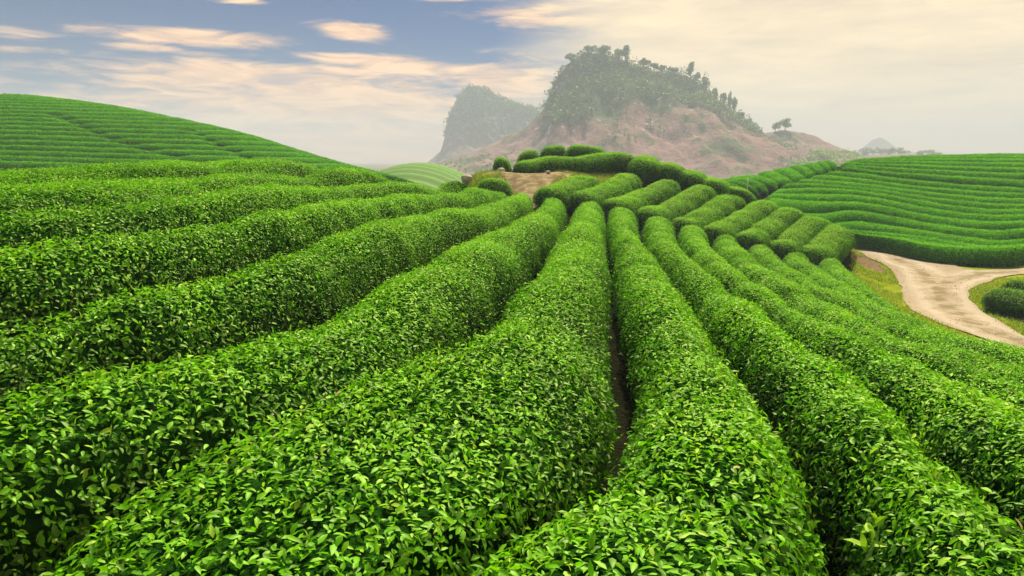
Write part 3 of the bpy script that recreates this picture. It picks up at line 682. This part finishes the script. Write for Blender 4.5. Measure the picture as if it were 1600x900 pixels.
# loose shoot leaning out of the furrow between two near hedges
b=at_h(1345,885,1.22); tip=at_h(1372,812,1.0); b=np.array(b); d=b*0
st0=np.array([*b[:2],b[2]]); Yb=b[1]+.02; tip=at_depth(1370,812,Yb)
root=link('tea_shoot',None,loc=st0); tag(root,'single tall shoot with pale leaves sticking out of the furrow at bottom right','shoot')
rel=tip-st0; pts=[rel*u+np.array([.02*math.sin(u*3),0,0]) for u in np.linspace(0,1,7)]
link('stem',tube(pts,.004,.0018,bmat('young_stem',lambda t:principled(t,(.20,.30,.05),.6,.3)),'stem'),root)
pp=[];nn=[]
r=np.random.default_rng(5)
for i,u in enumerate(np.linspace(.3,1,8)): pp.append(rel*u); nn.append(r.normal(size=3)*.5+np.array([0,-.3,.6]))
v,f3,f4,tt_=add_leaves(np.array(pp),np.array(nn)/np.linalg.norm(nn,axis=1)[:,None],np.full(8,.06),True,np.full(8,.93),r)
link('leaves',mesh_np('leaves',v,[f3,f4],[M_LEAF],None,{'tint':tt_}),root)

# ---------------------------------------------------------------- small pale hill in the gap
def heightfield(name,x0,x1,y0,y1,nx,ny,fz,mat,smooth=True):
    X,Y=np.meshgrid(np.linspace(x0,x1,nx),np.linspace(y0,y1,ny)); Z=fz(X,Y); idx=np.arange(nx*ny).reshape(ny,nx)
    Q=np.stack([idx[:-1,:-1],idx[:-1,1:],idx[1:,1:],idx[1:,:-1]],-1).reshape(-1,4)
    return mesh_np(name,np.c_[X.ravel(),Y.ravel(),Z.ravel()],[Q],[mat],smooth=smooth)
def px2x(px,Y): return at_depth(px,250,Y)[0]
def py2z(py,Y,px=800): return at_depth(px,py,Y)[2]
def knoll(X,Y):
    cx,cy=px2x(655,165),165; r=((X-cx)/16.5)**2+((Y-cy)/26)**2
    return FAR-1+(py2z(256,165)-FAR+1)*np.clip(1-r,0,1)**.8+ .32*np.sin((X*.25+Y)*1.7+fbm(X*.1,Y*.1,2)*3)*(r<1)
def knoll_mat(t):
    p=pos(t); wv=t.n('ShaderNodeTexWave',bands_direction='DIAGONAL'); wv.inputs['Scale'].default_value=.7; wv.inputs['Distortion'].default_value=2; t.l(p,wv.inputs[0])
    return principled(t,t.mix(wv.outputs['Fac'],(.09,.21,.012),(.15,.28,.02)),.9,.1)
tag(link('hill',heightfield('hill',px2x(655,165)-18,px2x(655,165)+18,138,192,90,80,knoll,bmat('knoll',knoll_mat))),kind='structure')

# ---------------------------------------------------------------- the karst mountain
def prof(pts,Y):
    xs=np.array([px2x(a,Y) for a,_ in pts]); zs=np.array([py2z(b,Y) for _,b in pts]); return lambda X:np.interp(X,xs,zs,left=FAR-2,right=FAR-2)
YM=400
PM=prof([(600,278),(645,266),(690,256),(740,240),(790,213),(830,190),(848,168),(858,142),(868,118),(885,96),(908,82),(935,79),(958,88),(985,103),(1012,112),(1040,118),(1066,117),(1090,133),(1110,152),(1130,168),(1148,186),(1168,203),(1190,208),(1215,205),(1250,207),(1290,219),(1320,232),(1350,248),(1400,262),(1460,275)],YM)
CLIFF=prof([(600,300),(840,240),(850,165),(880,172),(930,150),(990,160),(1050,165),(1110,185),(1150,200),(1180,230),(1460,300)],YM)  # foot of the wooded crag along the crest
def mountain(X,Y):
    top=PM(X)+(fbm(X*.06,X*0+1,4)-.5)*5
    n=fbm(X*.03+5,Y*.03,5)-.5; n2=fbm(X*.12,Y*.12+9,4)-.5
    t=np.clip((YM-Y)/120,-1,1)                     # 0 at the crest, 1 at the front foot
    foot=FAR-1.5
    s=np.where(t>=0,np.where(t<.12,1-(t/.12)**1.5*.22,(.78)*(1-(np.clip(t-.12,0,1)/.88))**1.15),1-np.abs(t)*1.1)
    z=foot+(top-foot)*np.clip(s,0,1)
    gul=np.abs(fbm(X*.05+Y*.01,Y*.012+3,4)-.5)*2
    k=np.clip(np.minimum(t*6,(1-t)*5),0,1)
    return z+(n*14+n2*4-gul*5+1.5)*k*np.clip((top-foot)/30,.1,1)
def mount_mat(t):
    p=pos(t); g=t.n('ShaderNodeNewGeometry'); sz=t.n('ShaderNodeSeparateXYZ'); t.l(g.outputs['Normal'],sz.inputs[0]); pz=t.n('ShaderNodeSeparateXYZ'); t.l(p,pz.inputs[0])
    n=t.noise(p,.05,7,.65); n2=t.noise(p,.22,7,.7); n3=t.noise(p,1.0,5,.7)
    soil=t.ramp(t.m('ADD',t.m('MULTIPLY',n2,.5),t.m('MULTIPLY',n3,.5)),[(.32,(.13,.075,.06)),(.5,(.27,.155,.13)),(.68,(.40,.27,.22))])  # soil lightened, some of the haze paleness is put into its colour
    veg=t.ramp(n3,[(.3,(.03,.06,.02)),(.7,(.10,.16,.04))])
    f=t.ss(t.m('ADD',n,t.m('MULTIPLY',t.m('SUBTRACT',n2,.5),.8)),.50,.60)
    c=t.mix(t.m('MULTIPLY',f,.85),soil,veg)
    hi=t.ss(t.m('ADD',pz.outputs[2],t.m('MULTIPLY',t.m('SUBTRACT',n,.5),60)),22,38); c=t.mix(t.m('MULTIPLY',hi,.8),c,veg)
    steep=t.ss(sz.outputs[2],.62,.42); rock=t.ramp(n2,[(.35,(.16,.14,.12)),(.6,(.55,.50,.45))])
    mp=t.n('ShaderNodeMapping'); t.l(p,mp.inputs[0]); mp.inputs['Scale'].default_value=(1,1,.22); nc=t.noise(mp.outputs[0],.16,5,.6)
    band=t.m('MULTIPLY',t.ss(pz.outputs[2],6,16),t.ss(pz.outputs[2],50,38)); c=t.mix(t.m('MULTIPLY',band,t.ss(nc,.60,.66)),c,rock)
    c=t.mix(t.m('MULTIPLY',steep,t.ss(n2,.45,.6)),c,rock)
    return principled(t,c,.95,.05,bumpn(t,t.m('ADD',n2,t.m('MULTIPLY',n3,.4)),.8,2.0))
M_MOUNT=bmat('mountain',mount_mat)
tag(link('mountain',heightfield('mountain',px2x(600,YM),px2x(1460,YM),278,520,420,160,mountain,M_MOUNT)),kind='structure')
# the fainter crag behind, on the left
YB=700
PB=prof([(600,285),(640,270),(670,255),(690,235),(696,210),(702,182),(712,156),(726,140),(748,134),(770,142),(795,158),(815,168),(838,172),(855,190),(900,210),(960,260),(1000,285)],YB)
def crag(X,Y):
    top=PB(X)+(fbm(X*.05,X*0+8,4)-.5)*8; foot=FAR-1.5; t=np.clip((YB-Y)/110,-1,1)
    s=np.where(t>=0,np.where(t<.1,1-t*1.5,np.where(t<.3,.85-(t-.1)*2.6,.33*(1-(t-.3)/.7)**1.1)),1-np.abs(t))
    return foot+(top-foot)*np.clip(s,0,1)+(fbm(X*.04+1,Y*.04,5)-.5)*16*np.clip(np.minimum(t*6,(1-t)*4),0,1)*np.clip((top-foot)/30,.1,1)
tag(link('hill',heightfield('crag',px2x(600,YB),px2x(1000,YB),580,805,240,120,crag,M_MOUNT)),kind='structure')
# far blue peak behind the right hill
YF=1150
PF=prof([(1280,262),(1330,240),(1352,226),(1362,216),(1372,214),(1385,222),(1400,232),(1440,240),(1520,246),(1600,262)],YF)
tag(link('hill',heightfield('peak',px2x(1280,YF),px2x(1600,YF),1060,1240,120,40,lambda X,Y:FAR-1.5+(PF(X)-FAR+1.5+(fbm(X*.02,Y*.02,4)-.5)*8)*np.clip(1-np.abs(Y-YF)/88,0,1),M_MOUNT)),kind='structure')

# ---------------------------------------------------------------- trees
M_TREE=leaf_mat('tree_leaf',[(0,(.03,.055,.03)),(.5,(.065,.11,.05)),(1,(.12,.17,.075))],.25,.7,.15)  # greyed and lightened: part of the distance haze is put into this colour
M_BRIGHT=leaf_mat('bright_leaf',[(0,(.08,.15,.01)),(.5,(.17,.28,.02)),(1,(.30,.42,.05))],.25,.7,.15)
M_BARK=bmat('bark',lambda t:principled(t,(.10,.075,.055),.9,.1))
def crown_np(c,rx,rz,n,sz,r,lobes=7):
    lc=[np.array([r.normal(0,.42)*rx,r.normal(0,.42)*rx,r.uniform(-.55,.75)*rz]) for _ in range(lobes)]+[np.zeros(3)]
    k=r.integers(0,len(lc),n); d=r.normal(size=(n,3)); d/=np.linalg.norm(d,axis=1)[:,None]
    rad=r.uniform(.6,1.05,n)[:,None]; P=np.array(lc)[k]+d*rad*np.array([rx,rx,rz])*.5*r.uniform(.75,1.1,(n,1))
    return P+c,d
def quads(P,D,sz,r):
    n=len(P); a=np.cross(D+r.normal(size=(n,3))*.5,r.normal(size=(n,3))); a/=np.linalg.norm(a,axis=1)[:,None]; b=np.cross(a,D+r.normal(size=(n,3))*.4); b/=np.linalg.norm(b,axis=1)[:,None]
    s=sz*r.uniform(.5,1.2,n)[:,None]; V=np.stack([P-a*s*.5,P+b*s*.35,P+a*s*.5,P-b*s*.35],1).reshape(-1,3); return V,np.arange(n*4).reshape(-1,4),np.repeat(np.clip(.45+.3*D[:,2]*0+r.normal(0,.22,n),0,1),4)
def tree(label,x,y,z,h,rx,shape,mat=M_TREE,n=420,sz=.9,group='trees standing up from the mountain crest',open_=False):
    r=np.random.default_rng(int(abs(x)*13+h*7)); o=link('tree',None,loc=(x,y,z)); tag(o,label,'tree',group)
    link('trunk',tube([(0,0,-1.5),(.1,0,h*.4),(.2*rx*.3,0,h*.85)],.05*h,.015*h,M_BARK,'trunk',5),o)
    P,Dn=crown_np(np.array([0,0,h*(.62 if shape!='tall' else .55)]),rx,h*.42 if shape!='tall' else h*.55,n,sz,r,9)
    if open_:
        br=[]
    V,F,t=quads(P,Dn,sz,r); link('crown',mesh_np('crown',V,[F],[mat],None,{'tint':t}),o)
    return o
def on_crest(px,dY=0):
    x=px2x(px,YM); return x,YM-dY,float(mountain(np.array([x]),np.array([YM-dY]))[0])
TL=[(890,6,3.2,'round','broad crown on the shoulder of the left summit'),(915,6,3.2,'round','rounded tree on the left edge of the summit'),(940,6,3.5,'round','rounded tree on top of the highest summit'),(962,7,3,'round','dense tree just right of the highest summit'),
 (972,10,2.6,'tall','pale upright tree on the slope right of the summit'),(1000,6,3,'round','rounded tree in the dip of the crest'),(1017,6,2.2,'round','small tree left of the crest middle notch'),(1028,6,2,'round','small tree right of the crest middle notch'),(1046,5,2.8,'round','low bushy tree before the second summit'),
 (1072,11,2.4,'tall','tallest upright tree on the second summit'),(1082,7,2.4,'round','bushy tree right of the tallest upright one'),(1096,8,2.2,'tall','narrow tree starting down the right shoulder'),(1112,8,2.2,'tall','narrow tree midway down the right shoulder'),
 (1124,8,1.8,'tall','slim tree above the two spires'),(1134,12,1.7,'tall','left slim spire tree near the shoulder foot'),(1141,12,1.5,'tall','right slim spire tree near the shoulder foot'),(1152,6,2.4,'round','bushy tree below the spire trees'),(1164,5,2,'round','last small bushy tree at the shoulder foot')]
for px,h,rx,sh,lab in TL:
    x,y,z=on_crest(px,1.5); tree(lab,x,y,z,h*.78,rx*1.05,sh,n=620,sz=1.0)
x,y,z=on_crest(1222,1); tree('lone spreading tree on the low rounded knoll right of the crag',x,y,z-.8,7,4.0,'round',n=800,sz=.9,group=None)
x,y,z=on_crest(1207,1); tree('small bush tree leaning on the left of the lone spreading tree',x,y,z-.4,6,2.6,'round',n=420,sz=.8,group=None)
# wooded crag: too many crowns to count
def forest(name,label,pts,mat,sz,per,r):
    Vs=[];Fs=[];ts=[];k=0
    for (x,y,z,s) in pts:
        P,Dn=crown_np(np.array([x,y,z+s*.4]),s,s*.9,per,sz,r,4); V,F,t=quads(P,Dn,sz,r); Vs.append(V);Fs.append(F+k);ts.append(np.clip(t+r.normal(0,.15),0,1));k+=len(V)
    return tag(link(name,mesh_np(name,np.concatenate(Vs),[np.concatenate(Fs)],[mat],None,{'tint':np.concatenate(ts)})),label,'woodland' if mat is M_TREE else 'shrubs',kind='stuff')
r=np.random.default_rng(11); pts=[]
for _ in range(9000):
    px=r.uniform(846,1175); x=px2x(px,YM); y=YM-r.uniform(0,60)**1.0; z=float(mountain(np.array([x]),np.array([y]))[0])
    top=PM(x); cl=CLIFF(x); lim=cl-4
    nz=fbm(np.array([x*.035+2]),np.array([z*.05]),3)[0]-.5
    if z>lim+1+nz*34 or (r.random()<.05 and z>5): pts.append((x,y,z,r.uniform(2.0,4.2)))
    if len(pts)>=850: break
forest('woodland','dense grey green woodland clothing the upper crag',pts,M_TREE,1.2,34,r)
pts=[]
for _ in range(4000):
    px=r.uniform(700,1320); x=px2x(px,YM); y=r.uniform(295,390); z=float(mountain(np.array([x]),np.array([y]))[0])
    if fbm(np.array([x*.04+9]),np.array([y*.03]),3)[0]>.60 and z>-4: pts.append((x,y,z-.3,r.uniform(.8,2.2)))
    if len(pts)>=260: break
forest('scrub','scattered scrub on the reddish mountain slope',pts,M_TREE,.8,22,r)
pts=[]
for _ in range(110):
    px=r.uniform(1238,1330); Y=r.uniform(300,330); x=px2x(px,Y); top=np.interp(px,[1238,1260,1300,1330],[256,243,239,246]); z=r.uniform(py2z(262,Y),py2z(top,Y)); pts.append((x,Y+ (z-py2z(262,Y))*2.0,z-1.2,r.uniform(1.6,2.8)))
# bright thicket on the lower slope, just over the right hill's ridge
pts=[]
for _ in range(9000):
    Y=r.uniform(284,372); x=px2x(r.uniform(1222,1342),Y); z=float(mountain(np.array([x]),np.array([Y]))[0]); c0,s0=math.cos(PITCH),math.sin(PITCH)
    py=250-1067*(z-CAMZ)/Y; px=800+1067*x/Y
    edge=np.interp(px,[1222,1245,1270,1300,1325,1342],[262,244,236,233,240,250])+8*(fbm(np.array([px*.07]),np.array([Y*.05]),3)[0]-.5)
    if edge<py<268: pts.append((x,Y,z-.5,r.uniform(1.2,2.4)))
    if len(pts)>=230: break
forest('thicket','bright yellow green thicket at the mountain foot behind the right hill',pts,M_BRIGHT,.9,36,r)
# far trees over the right hill crest
def farridge(X,Y):
    cx=px2x(1405,470); r=((X-cx)/58)**2+((Y-470)/50)**2; return FAR-1.2+(py2z(241,470)-FAR+1.2)*np.clip(1-r,0,1)**.5
tag(link('hill',heightfield('far_ridge',px2x(1405,470)-60,px2x(1405,470)+60,415,525,60,40,farridge,M_MOUNT)),kind='structure')
for i,(px,h,rx) in enumerate([(1352,7,5),(1364,8,6),(1376,7,5),(1390,7,5),(1402,8,5),(1437,5,5),(1452,6,6),(1462,5,4)]):
    x=px2x(px,470); tree('faint far tree over the right hill crest, '+['first','second','third','fourth','fifth','sixth','seventh','last'][i]+' from the thicket rightwards',x,470,float(farridge(np.array([x]),np.array([470.]))[0])-1.5,h*.8,rx*.9,'round',n=260,sz=1.1,group='faint trees behind the right hill')
pts=[]
for _ in range(120):
    px=r.uniform(735,850); x=px2x(px,YB)-0; y=YB-r.uniform(0,8); zc=float(crag(np.array([x]),np.array([y]))[0]); pts.append((x,y,zc-r.uniform(0,4),r.uniform(2.2,4)))
for _ in range(900):
    px=r.uniform(697,850); x=px2x(px,YB); y=YB-r.uniform(0,34); zc=float(crag(np.array([x]),np.array([y]))[0])
    if zc>26 and fbm(np.array([x*.05]),np.array([zc*.06]),3)[0]>.42: pts.append((x,y,zc-.5,r.uniform(2.2,4.5)))
forest('crag_woodland','faded woodland covering the smaller crag behind on the left',pts,M_TREE,1.7,26,r)
# ---------------------------------------------------------------- haze
import bmesh
bm=bmesh.new(); bmesh.ops.create_cube(bm,size=1); me=bpy.data.meshes.new('haze')
zt,zb=79.0,FAR-4.5
for v in bm.verts: v.co=Vector((v.co.x*2*1500,-450 if v.co.y<0 else 1500,zt if v.co.z>0 else zb))
bm.to_mesh(me); bm.free()
hm=bpy.data.materials.new('haze'); hm.use_nodes=True; t=NT(hm.node_tree); out=t.n('ShaderNodeOutputMaterial'); pvn=t.n('ShaderNodeVolumePrincipled')
pvn.inputs['Color'].default_value=(.58,.67,.77,1); pvn.inputs['Density'].default_value=.0012; pvn.inputs['Anisotropy'].default_value=0.0; t.l(pvn.outputs[0],out.inputs['Volume'])
me.materials.append(hm); tag(link('haze',me),kind='stuff')
